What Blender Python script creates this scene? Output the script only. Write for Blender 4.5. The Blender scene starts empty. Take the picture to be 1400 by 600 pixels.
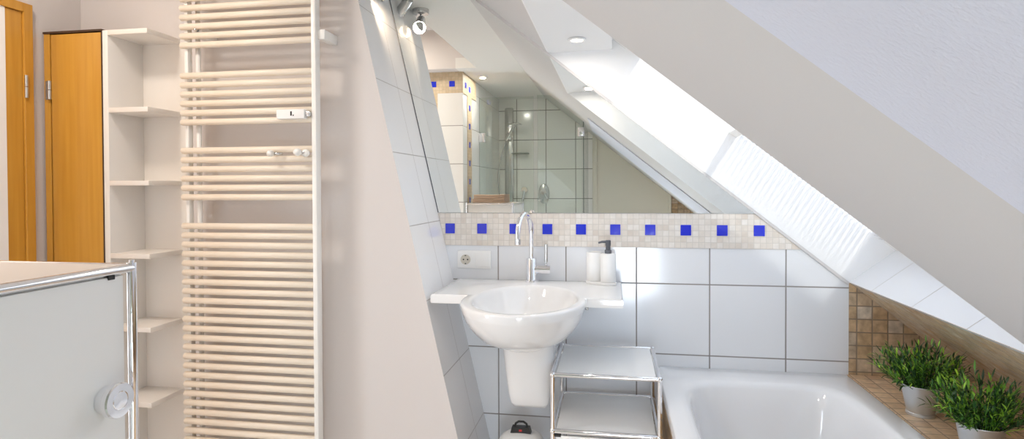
import bpy, bmesh, math, random
from mathutils import Vector, Matrix
random.seed(7)
sc = bpy.context.scene
COL = sc.collection
PI = math.pi

# ------------------------------------------------------------ camera, world, sun, exposure
cam_d = bpy.data.cameras.new('camera'); cam = bpy.data.objects.new('camera', cam_d); COL.objects.link(cam)
F_PX = 813.99
cam_d.sensor_fit = 'HORIZONTAL'; cam_d.sensor_width = 36.0; cam_d.lens = F_PX / 1400 * 36.0
cam_d.shift_y = -(300 - 268.779) / 1400
cam_d.clip_start = 0.02
yaw, pitch, roll = math.radians(-9.6837), math.radians(-0.8392), math.radians(-0.2234)
fw = Vector((math.sin(yaw) * math.cos(pitch), math.cos(yaw) * math.cos(pitch), math.sin(pitch)))
r0 = Vector((math.cos(yaw), -math.sin(yaw), 0)); u0 = r0.cross(fw)
rr = math.cos(roll) * r0 + math.sin(roll) * u0; uu = -math.sin(roll) * r0 + math.cos(roll) * u0
M = Matrix((rr, uu, -fw)).transposed().to_4x4(); M.translation = Vector((0, 0, 1.31))
cam.matrix_world = M
sc.camera = cam

world = bpy.data.worlds.new('sky'); sc.world = world; world.use_nodes = True
wn = world.node_tree.nodes['Background']
wn.inputs[0].default_value = (0.80, 0.91, 1.1, 1); wn.inputs[1].default_value = 1.15

sun_d = bpy.data.lights.new('sun', 'SUN'); sun_d.energy = 2.2; sun_d.angle = math.radians(2.6); sun_d.color = (1.0, .97, .92)
sun = bpy.data.objects.new('sun', sun_d); COL.objects.link(sun)
to_sun = Vector((0.515, -2.5, 0.857)).normalized()
sun.rotation_euler = to_sun.to_track_quat('Z', 'Y').to_euler(); sun.location = (2, -6, 4)

sc.view_settings.view_transform = 'Standard'; sc.view_settings.look = 'None'
sc.view_settings.gamma = 1.0; sc.view_settings.use_curve_mapping = False
sc.view_settings.exposure = 0.44
cy = sc.cycles
cy.use_denoising = True
cy.max_bounces = 14; cy.diffuse_bounces = 8; cy.glossy_bounces = 8; cy.transmission_bounces = 8; cy.transparent_max_bounces = 16
cy.sample_clamp_indirect = 4.0; cy.blur_glossy = 0.5

def area(name, loc, size, power, col, rot=(0, 0, 0), parent=None, spread=PI):
    d = bpy.data.lights.new(name, 'AREA'); d.shape = 'DISK'; d.size = size; d.energy = power; d.color = col; d.spread = spread
    o = bpy.data.objects.new(name, d); COL.objects.link(o); o.location = loc; o.rotation_euler = rot; o.parent = parent
    return o

# added fill light outside the made-up side window left of the viewer
dl_ = area('side_fill_light', (-2.56, 1.22, .97), 1.6, 44, (.84, .94, 1.08), rot=(0, -PI / 2, 0))
dl_.data.shape = 'RECTANGLE'; dl_.data.size = 1.6; dl_.data.size_y = 1.1
# added fill light outside the made-up low window, brightens under the basin
d2_ = area('low_fill_light', (.17, -1.05, .45), 1.0, 20, (.86, .94, 1.08), rot=(PI / 2, 0, 0))
d2_.data.shape = 'RECTANGLE'; d2_.data.size = .60; d2_.data.size_y = .62
# ------------------------------------------------------------ units: 1 unit u = wall distance 2.6 m
S = 2.6; H = 1.31
def W(x, y, z): return Vector((S * x, S * y, H + S * z))
CEIL = .35                       # flat ceiling
def leanx(zm): return -.8086 - .231 * (zm - H)      # leaning niche wall, metres
def px_(z): return (.14 - z) / .8                   # roof plane x for height z (units)
def pz_(x): return .14 - .8 * x

# ------------------------------------------------------------ materials
def new_mat(name):
    m = bpy.data.materials.new(name); m.use_nodes = True
    nt = m.node_tree; b = nt.nodes['Principled BSDF']
    return m, nt, b
def pmat(name, col, rough=.5, metal=0., bump=0., bscale=60., var=0., spec=.5, coat=0., emis=None, estr=0., trans=0., sss=0.):
    m, nt, b = new_mat(name)
    b.inputs['Base Color'].default_value = (*col, 1); b.inputs['Roughness'].default_value = rough
    b.inputs['Metallic'].default_value = metal; b.inputs['Specular IOR Level'].default_value = spec
    b.inputs['Coat Weight'].default_value = coat; b.inputs['Coat Roughness'].default_value = .05
    b.inputs['Transmission Weight'].default_value = trans
    if emis: b.inputs['Emission Color'].default_value = (*emis, 1); b.inputs['Emission Strength'].default_value = estr
    tc = nt.nodes.new('ShaderNodeTexCoord')
    n = nt.nodes.new('ShaderNodeTexNoise'); n.inputs['Scale'].default_value = bscale; n.inputs['Detail'].default_value = 4
    nt.links.new(tc.outputs['Object'], n.inputs['Vector'])
    if bump > 0:
        bp = nt.nodes.new('ShaderNodeBump'); bp.inputs['Strength'].default_value = bump; bp.inputs['Distance'].default_value = .002
        nt.links.new(n.outputs['Fac'], bp.inputs['Height']); nt.links.new(bp.outputs['Normal'], b.inputs['Normal'])
    if var > 0:
        mx = nt.nodes.new('ShaderNodeMix'); mx.data_type = 'RGBA'
        mx.inputs['A'].default_value = (*[c * (1 - var) for c in col], 1); mx.inputs['B'].default_value = (*[min(1, c * (1 + var)) for c in col], 1)
        n2 = nt.nodes.new('ShaderNodeTexNoise'); n2.inputs['Scale'].default_value = 3; nt.links.new(tc.outputs['Object'], n2.inputs['Vector'])
        nt.links.new(n2.outputs['Fac'], mx.inputs['Factor']); nt.links.new(mx.outputs['Result'], b.inputs['Base Color'])
    return m
def tile_mat(name, U, V, pu, pv, ou, ov, g, cols, grout, rough=.12, bump=.4, nscale=30., namt=.0, coat=0., stagger=False):
    """grid of tiles laid out along the world directions U and V; cols = list of tile colours picked at random"""
    m, nt, b = new_mat(name); N = nt.nodes; L = nt.links
    geo = N.new('ShaderNodeNewGeometry')
    def mth(op, a, c=None):
        x = N.new('ShaderNodeMath'); x.operation = op
        if isinstance(a, (int, float)): x.inputs[0].default_value = a
        else: L.new(a, x.inputs[0])
        if c is not None:
            if isinstance(c, (int, float)): x.inputs[1].default_value = c
            else: L.new(c, x.inputs[1])
        return x.outputs[0]
    def coord(D, o, p):
        d = N.new('ShaderNodeVectorMath'); d.operation = 'DOT_PRODUCT'; L.new(geo.outputs['Position'], d.inputs[0]); d.inputs[1].default_value = D
        return mth('DIVIDE', mth('SUBTRACT', d.outputs['Value'], o), p)
    u = coord(U, ou, pu); v = coord(V, ov, pv)
    def edge(t, p):
        a = mth('ABSOLUTE', mth('SUBTRACT', mth('FRACT', t), .5))
        mr = N.new('ShaderNodeMapRange'); mr.inputs['From Min'].default_value = .5 - g / p * .75; mr.inputs['From Max'].default_value = .5 - g / p * .4
        L.new(a, mr.inputs['Value']); return mr.outputs['Result']
    mask = mth('MAXIMUM', edge(u, pu), edge(v, pv))
    cv = N.new('ShaderNodeCombineXYZ'); L.new(mth('FLOOR', u), cv.inputs[0]); L.new(mth('FLOOR', v), cv.inputs[1])
    wn_ = N.new('ShaderNodeTexWhiteNoise'); wn_.noise_dimensions = '3D'; L.new(cv.outputs[0], wn_.inputs['Vector'])
    cr = N.new('ShaderNodeValToRGB'); cr.color_ramp.interpolation = 'LINEAR'
    els = cr.color_ramp.elements
    while len(els) < len(cols): els.new(.5)
    for i, c in enumerate(cols):
        els[i].position = i / max(1, len(cols) - 1); els[i].color = (*c, 1)
    if len(cols) == 1: els[1].color = (*cols[0], 1); els[0].color = (*cols[0], 1)
    L.new(wn_.outputs['Value'], cr.inputs['Fac'])
    tcol = cr.outputs['Color']
    nz = N.new('ShaderNodeTexNoise'); nz.inputs['Scale'].default_value = nscale; nz.inputs['Detail'].default_value = 6
    L.new(geo.outputs['Position'], nz.inputs['Vector'])
    if namt > 0:
        mm = N.new('ShaderNodeMix'); mm.data_type = 'RGBA'; mm.blend_type = 'MULTIPLY'; mm.inputs['Factor'].default_value = 1
        rmp = N.new('ShaderNodeMapRange'); rmp.inputs['From Min'].default_value = .3; rmp.inputs['From Max'].default_value = .7
        rmp.inputs['To Min'].default_value = 1 - namt; rmp.inputs['To Max'].default_value = 1 + namt * .3
        L.new(nz.outputs['Fac'], rmp.inputs['Value']); L.new(tcol, mm.inputs['A']); L.new(rmp.outputs['Result'], mm.inputs['B']); tcol = mm.outputs['Result']
    mx = N.new('ShaderNodeMix'); mx.data_type = 'RGBA'; L.new(mask, mx.inputs['Factor']); L.new(tcol, mx.inputs['A']); mx.inputs['B'].default_value = (*grout, 1)
    L.new(mx.outputs['Result'], b.inputs['Base Color'])
    r = N.new('ShaderNodeMapRange'); L.new(mask, r.inputs['Value']); r.inputs['To Min'].default_value = rough; r.inputs['To Max'].default_value = .8
    L.new(r.outputs['Result'], b.inputs['Roughness'])
    b.inputs['Coat Weight'].default_value = coat
    bp = N.new('ShaderNodeBump'); bp.inputs['Strength'].default_value = bump; bp.inputs['Distance'].default_value = .002
    hh = mth('SUBTRACT', mth('MULTIPLY', nz.outputs['Fac'], namt * .8), mask)
    L.new(hh, bp.inputs['Height']); L.new(bp.outputs['Normal'], b.inputs['Normal'])
    return m

X_, Y_, Z_ = (1, 0, 0), (0, 1, 0), (0, 0, 1)
WT = [(.77, .79, .82)]; GR = (.28, .26, .25)
ed = Vector((-.231, 0, 1)).normalized()
m_tile_back = tile_mat('white_tile_back', X_, Z_, .3015, .3, .096, 0, .0045, WT, GR)
m_tile_side = tile_mat('white_tile_side', Y_, tuple(ed), .3, .2945, 2.43, 1.3087, .003, [(.85, .85, .86)], (.42, .40, .39), rough=.1)
pd = Vector((.796, 0, .605)).normalized()
m_tile_sill = tile_mat('white_tile_sill', Y_, tuple(pd), .3015, 10, 2.39, -5, .004, WT, (.5, .49, .47))
m_tile_sho_y = tile_mat('white_tile_shower_far', X_, Z_, .3015, .3, -.98, 0, .006, [(.90, .89, .88)], (.22, .22, .20))
m_tile_sho_x = tile_mat('white_tile_shower_side', Y_, Z_, .3015, .3, .36, 0, .005, [(.80, .81, .80)], (.3, .3, .28))
STONE = [(.66, .59, .52), (.74, .69, .63), (.70, .64, .57), (.78, .74, .69), (.72, .66, .60)]
m_mosaic = tile_mat('travertine_mosaic', X_, Z_, .0245, .0245, -.726 + .0245, 1.053, .002, STONE, (.60, .56, .51), rough=.5, bump=.25, nscale=50, namt=.08)
m_mosaic_w = tile_mat('travertine_mosaic_warm', X_, Z_, .026, .026, 0, 0, .002, [(.60, .46, .30), (.68, .55, .38), (.63, .50, .34)], (.50, .42, .30), rough=.5, bump=.3, nscale=50, namt=.12)
m_mosaic_wy = tile_mat('travertine_mosaic_warm_side', Y_, Z_, .026, .026, 0, 0, .002, [(.60, .46, .30), (.68, .55, .38), (.63, .50, .34)], (.50, .42, .30), rough=.5, bump=.3, nscale=50, namt=.12)
BRN = [(.48, .32, .18), (.62, .45, .28), (.54, .38, .22), (.60, .47, .33), (.50, .37, .24), (.66, .58, .48)]
GB = (.24, .19, .14)
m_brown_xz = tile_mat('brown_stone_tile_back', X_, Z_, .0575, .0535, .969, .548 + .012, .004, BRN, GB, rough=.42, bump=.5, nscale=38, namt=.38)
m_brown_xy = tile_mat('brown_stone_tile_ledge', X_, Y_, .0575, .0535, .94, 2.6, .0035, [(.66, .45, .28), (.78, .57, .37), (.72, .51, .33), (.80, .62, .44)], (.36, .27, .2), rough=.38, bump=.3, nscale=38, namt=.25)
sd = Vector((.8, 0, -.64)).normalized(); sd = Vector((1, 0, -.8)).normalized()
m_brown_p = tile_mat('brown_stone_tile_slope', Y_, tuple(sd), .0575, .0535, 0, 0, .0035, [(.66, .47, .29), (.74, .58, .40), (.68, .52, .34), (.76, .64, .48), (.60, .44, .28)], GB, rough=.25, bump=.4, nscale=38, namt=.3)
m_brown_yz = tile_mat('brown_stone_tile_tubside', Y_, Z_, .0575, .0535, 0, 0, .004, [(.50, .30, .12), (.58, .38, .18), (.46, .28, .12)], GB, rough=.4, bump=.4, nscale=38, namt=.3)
m_floor = tile_mat('floor_tile', X_, Y_, .3, .3, 0, 0, .004, [(.80, .77, .72), (.84, .81, .76)], (.4, .34, .28), rough=.35, namt=.1)
m_wall = pmat('greige_wall_paint', (.67, .63, .61), .75, bump=.12, bscale=250)
m_slope = pmat('slope_paint', (.60, .585, .575), .75, bump=.12, bscale=250)
m_lav = pmat('woodchip_cool_light_tint', (.64, .66, .745), .85, bump=.7, bscale=170)  # lavender base colour paints in cooler light on this surface
m_white = pmat('white_paint', (.84, .84, .84), .7, bump=.05, bscale=200)
m_cream = pmat('cream_panel', (.74, .72, .64), .5, bump=.03)
m_ceil = pmat('ceiling_paint', (.78, .77, .74), .8, bump=.08, bscale=200)
m_blue = pmat('blue_glass', (.012, .03, .62), .08, coat=1., bump=.25, bscale=40)
m_ceramic = pmat('sanitary_ceramic', (.86, .86, .86), .06, coat=.6, bump=.0)
m_enamel = pmat('tub_enamel', (.85, .86, .88), .1, coat=.5)
m_chrome = pmat('chrome', (.88, .88, .9), .07, metal=1.)
m_chrome2 = pmat('brushed_chrome', (.62, .62, .62), .25, metal=1., bump=.05, bscale=300)
m_panel = pmat('white_powder_coated_steel', (.88, .88, .87), .45, bump=.02, bscale=400)
m_black = pmat('black_plastic', (.015, .015, .015), .35, bump=.02)
m_grey = pmat('grey_plastic', (.10, .105, .12), .35, bump=.02)
m_plast = pmat('white_plastic', (.85, .85, .84), .3, bump=.01)
m_soap = pmat('white_matt_ceramic', (.86, .86, .85), .4, bump=.01)
m_rad = pmat('cream_radiator_enamel', (.84, .75, .63), .35, bump=.02, bscale=100)
m_radw = pmat('white_radiator_enamel', (.86, .85, .82), .3, bump=.02, bscale=100)
m_shelf = pmat('white_laminate', (.80, .76, .71), .35, bump=.02)
m_shelfp = pmat('white_gloss_laminate', (.80, .78, .75), .2, bump=.01)
m_pot = pmat('zinc_pot', (.62, .63, .64), .38, metal=.85, bump=.05, bscale=90, var=.06)
m_soil = pmat('potting_soil', (.03, .02, .015), .9, bump=1, bscale=300)
m_towel = pmat('brown_terry_towel', (.46, .34, .25), .95, bump=.5, bscale=900)
m_sock = pmat('cream_socket_plastic', (.62, .58, .50), .4, bump=.01)
m_red = pmat('red_plastic', (.5, .02, .02), .4, bump=.01)
m_dark = pmat('dark_brown_edge_gap_shade', (.06, .03, .015), .5, bump=.02)
m_steel = pmat('cut_steel', (.6, .6, .58), .3, metal=1., bump=.05)
m_seal = pmat('grey_glass_edge', (.20, .24, .22), .2, bump=.01)

def wood_mat():
    m, nt, b = new_mat('orange_beech_wood'); N = nt.nodes; L = nt.links
    tc = N.new('ShaderNodeTexCoord'); mp = N.new('ShaderNodeMapping'); mp.inputs['Scale'].default_value = (22, 22, 1.2)
    L.new(tc.outputs['Object'], mp.inputs['Vector'])
    n = N.new('ShaderNodeTexNoise'); n.inputs['Scale'].default_value = 2.2; n.inputs['Detail'].default_value = 6; n.inputs['Distortion'].default_value = .4
    L.new(mp.outputs[0], n.inputs['Vector'])
    cr = N.new('ShaderNodeValToRGB'); cr.color_ramp.elements[0].position = .3; cr.color_ramp.elements[1].position = .75
    cr.color_ramp.elements[0].color = (.52, .25, .033, 1); cr.color_ramp.elements[1].color = (.60, .31, .048, 1)
    L.new(n.outputs['Fac'], cr.inputs['Fac']); L.new(cr.outputs[0], b.inputs['Base Color'])
    b.inputs['Roughness'].default_value = .32
    return m
m_wood = wood_mat()
def glass_mat(name, tint, refl=.9, rough=0.):
    m, nt, b = new_mat(name); N = nt.nodes; L = nt.links; N.remove(b)
    out = N['Material Output']; t = N.new('ShaderNodeBsdfTransparent'); t.inputs[0].default_value = (*tint, 1)
    g = N.new('ShaderNodeBsdfGlossy'); g.inputs['Roughness'].default_value = rough; g.inputs[0].default_value = (refl, refl, refl, 1)
    fr = N.new('ShaderNodeLayerWeight'); fr.inputs['Blend'].default_value = .5
    pw = N.new('ShaderNodeMath'); pw.operation = 'POWER'; L.new(fr.outputs['Facing'], pw.inputs[0]); pw.inputs[1].default_value = 4.
    ma = N.new('ShaderNodeMath'); ma.operation = 'MULTIPLY_ADD'; L.new(pw.outputs[0], ma.inputs[0]); ma.inputs[1].default_value = .92; ma.inputs[2].default_value = .045
    mx = N.new('ShaderNodeMixShader'); L.new(ma.outputs[0], mx.inputs[0]); L.new(t.outputs[0], mx.inputs[1]); L.new(g.outputs[0], mx.inputs[2])
    L.new(mx.outputs[0], out.inputs[0]); return m
m_glass = glass_mat('clear_pane', (.97, .98, .97))
m_shglass = glass_mat('green_tinted_shower_glass', (.94, .965, .945))
def mirror_mat():
    m, nt, b = new_mat('mirror_silver'); b.inputs['Metallic'].default_value = 1; b.inputs['Roughness'].default_value = 0
    b.inputs['Base Color'].default_value = (.92, .94, .92, 1); return m
m_mirror = mirror_mat()
def blind_mat():
    m, nt, b = new_mat('translucent_blind_fabric'); N = nt.nodes; L = nt.links; N.remove(b)
    out = N['Material Output']; d = N.new('ShaderNodeBsdfDiffuse'); d.inputs[0].default_value = (.85, .86, .9, 1)
    t = N.new('ShaderNodeBsdfTranslucent'); t.inputs[0].default_value = (.85, .86, .9, 1)
    mx = N.new('ShaderNodeMixShader'); mx.inputs[0].default_value = .5
    L.new(d.outputs[0], mx.inputs[1]); L.new(t.outputs[0], mx.inputs[2])
    tr = N.new('ShaderNodeBsdfTransparent'); m2 = N.new('ShaderNodeMixShader'); m2.inputs[0].default_value = .5
    L.new(mx.outputs[0], m2.inputs[1]); L.new(tr.outputs[0], m2.inputs[2]); L.new(m2.outputs[0], out.inputs[0]); return m
m_blind = blind_mat()
def leaf_mat():
    m, nt, b = new_mat('grass_green_leaf'); N = nt.nodes; L = nt.links
    g = N.new('ShaderNodeNewGeometry'); cr = N.new('ShaderNodeValToRGB'); e = cr.color_ramp.elements
    e[0].color = (.010, .045, .010, 1); e[1].color = (.42, .70, .06, 1); e[1].position = 1
    for p, c in ((.45, (.022, .085, .018, 1)), (.72, (.12, .32, .03, 1))):
        k = e.new(p); k.color = c
    L.new(g.outputs['Random Per Island'], cr.inputs['Fac']); L.new(cr.outputs[0], b.inputs['Base Color'])
    b.inputs['Roughness'].default_value = .4; return m
m_leaf = leaf_mat()
def emit_mat(name, col, s):
    return pmat(name, col, .5, emis=col, estr=s)
m_bulb = emit_mat('lit_bulb', (1., .70, .38), 2.2)
m_bulbw = emit_mat('lit_downlight_lens', (1., .86, .66), 8)

# ------------------------------------------------------------ mesh helpers
def obj(name, bm, mats, parent=None, smooth=False, loc=None, auto=None):
    me = bpy.data.meshes.new(name); bmesh.ops.recalc_face_normals(bm, faces=bm.faces); bm.to_mesh(me); bm.free()
    if not isinstance(mats, (list, tuple)): mats = [mats]
    for m in mats: me.materials.append(m)
    if smooth or auto:
        for p in me.polygons: p.use_smooth = True
    if auto: me.set_sharp_from_angle(angle=math.radians(auto))
    o = bpy.data.objects.new(name, me); COL.objects.link(o)
    if parent: o.parent = parent; o.matrix_parent_inverse = Matrix.Translation(-Vector(parent.location)) if not parent.parent else (Matrix.Translation(-Vector(parent.matrix_basis.translation)))
    return o
def bx(bm, x0, x1, y0, y1, z0, z1, mat=0, bev=0.):
    r = bmesh.ops.create_cube(bm, size=1)
    vs = r['verts']
    for v in vs: v.co = Vector(((x0 + x1) / 2 + v.co.x * (x1 - x0), (y0 + y1) / 2 + v.co.y * (y1 - y0), (z0 + z1) / 2 + v.co.z * (z1 - z0)))
    fs = list({f for v in vs for f in v.link_faces})
    for f in fs: f.material_index = mat
    if bev > 0:
        es = list({e for v in vs for e in v.link_edges})
        rb = bmesh.ops.bevel(bm, geom=es, offset=bev, segments=2, profile=.5, affect='EDGES')
        for f in rb['faces']: f.material_index = mat
    return vs
def box(name, x0, x1, y0, y1, z0, z1, m, parent=None, bev=0.):
    bm = bmesh.new(); bx(bm, x0, x1, y0, y1, z0, z1, 0, bev); return obj(name, bm, m, parent, auto=35 if bev else None)
def tube(bm, pts, r, n=12, caps=True, mat=0):
    """tube along points; r number or list"""
    pts = [Vector(p) for p in pts]; rs = r if isinstance(r, (list, tuple)) else [r] * len(pts)
    rings = []; t0 = (pts[1] - pts[0]).normalized()
    a = t0.orthogonal().normalized()
    for i, p in enumerate(pts):
        if i == 0: t = (pts[1] - pts[0])
        elif i == len(pts) - 1: t = pts[-1] - pts[-2]
        else: t = (pts[i + 1] - pts[i]).normalized() + (pts[i] - pts[i - 1]).normalized()
        t.normalize(); a = (a - t * a.dot(t)).normalized(); b = t.cross(a)
        rings.append([bm.verts.new(p + (a * math.cos(2 * PI * k / n) + b * math.sin(2 * PI * k / n)) * rs[i]) for k in range(n)])
    for i in range(len(rings) - 1):
        for k in range(n):
            f = bm.faces.new((rings[i][k], rings[i][(k + 1) % n], rings[i + 1][(k + 1) % n], rings[i + 1][k])); f.material_index = mat
    if caps:
        for rg, rev in ((rings[0], 1), (rings[-1], 0)):
            f = bm.faces.new(rg[::-1] if rev else rg); f.material_index = mat
    return rings
def lathe(bm, prof, c, axis='Z', n=32, sx=1., sy=1., mat=0):
    """prof: list of (r, h)"""
    rings = []
    for r, h in prof:
        ring = []
        for k in range(n):
            a = 2 * PI * k / n; u, v = r * math.cos(a) * sx, r * math.sin(a) * sy
            if axis == 'Z': p = (c[0] + u, c[1] + v, c[2] + h)
            elif axis == 'X': p = (c[0] + h, c[1] + u, c[2] + v)
            else: p = (c[0] + u, c[1] + h, c[2] + v)
            ring.append(bm.verts.new(p))
        rings.append(ring)
    for i in range(len(rings) - 1):
        for k in range(n):
            f = bm.faces.new((rings[i][k], rings[i][(k + 1) % n], rings[i + 1][(k + 1) % n], rings[i + 1][k])); f.material_index = mat
    for rg in (rings[0][::-1], rings[-1]):
        f = bm.faces.new(rg); f.material_index = mat
def prism_xz(bm, pts, y0, y1, mats=None, capmat=0):
    """polygon in x,z (metres) extruded y0..y1; mats = material index for each side face"""
    a = [bm.verts.new((x, y0, z)) for x, z in pts]; b = [bm.verts.new((x, y1, z)) for x, z in pts]
    n = len(pts)
    for i in range(n):
        f = bm.faces.new((a[i], a[(i + 1) % n], b[(i + 1) % n], b[i])); f.material_index = (mats[i] if mats else 0)
    f = bm.faces.new(a[::-1]); f.material_index = capmat
    f = bm.faces.new(b); f.material_index = capmat
def empty(name, loc, label=None, cat=None, group=None):
    o = bpy.data.objects.new(name, None); COL.objects.link(o); o.location = loc; o.empty_display_size = .05
    if label: tag(o, label, cat, group)
    return o
def tag(o, label, cat, group=None):
    o['label'] = label; o['category'] = cat
    if group: o['group'] = group
    return o
def struct(o, label=None):
    o['kind'] = 'structure'
    if label: o['label'] = label
    return o
def copy_tree(src, parent=None):
    c = src.copy(); COL.objects.link(c)
    if parent is not None: c.parent = parent
    for ch in src.children: copy_tree(ch, c)
    return c

# ============================================================ SETTING
ZT = 2.75
YN = .57 * S                                # near side of the window shaft
zC = H + CEIL * S
xP_top = px_(CEIL) * S                      # where slope meets flat ceiling
xS0, zS0 = -.108 * S, H + .226 * S          # upper shaft corner on slope
xS1, zS1 = -.002 * S, H + .228 * S
xW0, zW0 = .361 * S, H - .149 * S           # lower shaft corner on slope
xW1, zW1 = .4273 * S, H - .0986 * S
xLg = .5425 * S; zL = .548
YB = 2.6; YF = -.33 * S

# floor
struct(box('floor', -2.6, 1.7, YF - .1, 2.75, -.1, 0, m_floor))

# back wall: solid slab whose visible face is split into tiled, painted and brown-tiled fields
def back_wall():
    bm = bmesh.new()
    bm_z = 1.10
    def quad(p, mi):
        f = bm.faces.new([bm.verts.new((x, YB, z)) for x, z in p]); f.material_index = mi
    pl = lambda z: px_((z - H) / S) * S
    zr = 1.053 + .06
    xm = .9385
    zm = H + S * pz_(xm / S)
    # white tiles left of the brown field and under the slope line
    quad([(-1.4, 0), (xm, 0), (xm, zm), (pl(zr), zr), (-1.4, zr)], 0)
    quad([(-1.4, zr), (pl(zr), zr), (xP_top, zC), (-1.4, zC)], 1)
    # brown field
    quad([(xm, 0), (1.75, 0), (1.75, H + S * pz_(1.75 / S)), (xm, zm)], 2)
    # white painted lining above the slope line
    quad([(xm, zm), (1.75, H + S * pz_(1.75 / S)), (1.75, ZT), (xP_top, ZT), (xP_top, zC), (pl(zr), zr)], 1)
    quad([(-1.4, zC), (xP_top, zC), (xP_top, ZT), (-1.4, ZT)], 1)
    bx(bm, -1.4, 1.75, YB + .005, YB + .12, 0, ZT, 1)
    return struct(obj('wall_back', bm, [m_tile_back, m_white, m_brown_xz]))
back_wall()

# leaning block: painted front (behind the radiator) and tiled niche side
bm = bmesh.new()
prism_xz(bm, [(leanx(0), 0), (leanx(ZT), ZT), (-2.6, ZT), (-2.6, 0)], .843 * S, YB + .1, mats=[1, 0, 0, 0], capmat=0)
struct(obj('wall_middle', bm, [m_wall, m_tile_side]))
# left wall with the pier
bm = bmesh.new(); xl_ = -.856 * S; xo_ = xl_ - .18
bx(bm, xo_, xl_, .5, .70, 0, ZT); bx(bm, xo_, xl_, 1.75, .843 * S + .02, 0, ZT); bx(bm, xo_, xl_, .70, 1.75, 0, .12); bx(bm, xo_, xl_, .70, 1.75, 1.80, ZT)
struct(obj('wall_left', bm, m_wall))
struct(box('wall_pier', xl_ - .02, xl_ + .016, 1.77, .7145 * S, 0, ZT, m_white))
w2 = empty('fill_window_2', (xl_ - .12, 1.225, 1.5)); struct(w2, 'added tall side window letting in fill light from the left, outside the picture')  # unseen window, added only to let fill light in
bm = bmesh.new()
for a in ((.70, .76, .12, 1.80), (1.69, 1.75, .12, 1.80), (.76, 1.69, .12, .18), (.76, 1.69, 1.74, 1.80)): bx(bm, xl_ - .13, xl_ - .07, *a)
obj('window_frame', bm, m_radw, w2)
bm = bmesh.new(); bx(bm, xl_ - .102, xl_ - .098, .755, 1.695, .175, 1.745); obj('pane', bm, m_glass, w2)
# column / shower side block
xC = -.448 * S; yC = .25 * S
bm = bmesh.new(); bx(bm, -2.6, xC, YF - .1, yC, 0, ZT)
for f in bm.faces:
    n = f.normal
    f.material_index = 1 if f.calc_center_median().x > xC - .01 else 0
struct(obj('wall_column', bm, [m_wall, m_tile_sho_x]))
# far wall behind the viewer: tiled shower part, cream part, brown part
bm = bmesh.new()
zsl = lambda x: H + S * pz_(x / S) + .06
def under_slope(bm, xa, xb, mi):
    pts = [(xa, 0), (xb, 0)] + ([(xb, zC + .05)] if xb <= xP_top else [(xb, zsl(xb))]) + ([(xP_top, zC + .05)] if xa < xP_top < xb else []) + [(xa, zC + .05 if xa <= xP_top else zsl(xa))]
    prism_xz(bm, pts, YF - .1, YF, mats=[mi] * len(pts), capmat=mi)
under_slope(bm, xC - .05, -.075 * S, 0); bx(bm, -.075 * S, -.13, YF - .1, YF, 0, zC, 1); bx(bm, -.13, .47, YF - .1, YF, 0, .12, 1); bx(bm, .47, .209 * S, YF - .1, YF, 0, 1.05, 1)
def _upper(bm):
    pts = [(-.13, .8), (.47, .8), (.47, 1.05), (.209 * S, 1.05), (.209 * S, zsl(.209 * S)), (xP_top, zC + .05), (-.13 - .065, zC + .05), (-.13 - .065, zC)]
    pts = [(-.13, .8), (.47, .8), (.47, 1.05), (.209 * S, 1.05), (.209 * S, zsl(.209 * S)), (-.13, zsl(-.13))]
    prism_xz(bm, pts, YF - .1, YF, mats=[1] * len(pts), capmat=1)
_upper(bm); under_slope(bm, .209 * S, 1.64, 2)
struct(obj('wall_front', bm, [m_tile_sho_y, m_cream, m_brown_xz]))
w3 = empty('fill_window_3', (.17, YF - .05, .56)); struct(w3, 'added low window behind the viewer letting in fill light, outside the picture')  # invented opening for the low fill light, never in view
bm = bmesh.new()
for a in ((-.13, -.09), (.43, .47)): bx(bm, a[0], a[1], YF - .08, YF - .03, .12, .8)
for a in ((.12, .16), (.76, .8)): bx(bm, -.09, .43, YF - .08, YF - .03, a[0], a[1])
obj('window_frame', bm, m_radw, w3)
bm = bmesh.new(); bx(bm, -.095, .435, YF - .058, YF - .054, .155, .765); obj('pane', bm, m_glass, w3)
struct(box('trim_1', -.080 * S, -.062 * S, YF, YF + .02, 0, zC, m_cream, bev=.003))
struct(box('trim_2', .205 * S, .215 * S, YF, YF + .02, 0, zC, m_cream, bev=.003))
# flat ceiling (with raised part over the left of the room)
bm = bmesh.new()
bx(bm, xC - .02, xP_top + .12, YF - .1, .3 * S + .001, zC, zC + .08)
bx(bm, -.393 * S, xP_top + .12, .3 * S, YB + .05, zC, zC + .08)
struct(obj('ceiling', bm, m_ceil))
struct(box('ceiling_raised', -2.6, -.393 * S + .02, .2 * S, YB + .1, 2.52, 2.6, m_wall))
bm = bmesh.new(); bx(bm, -2.2, -.393 * S, .25 * S + .002, .3 * S, zC + .0015, 2.56)
bx(bm, -.393 * S + .001, -.393 * S + .04, .3 * S, .843 * S + .1, zC + .079, 2.56)
struct(obj('wall_bulkhead', bm, m_wall))

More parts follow.
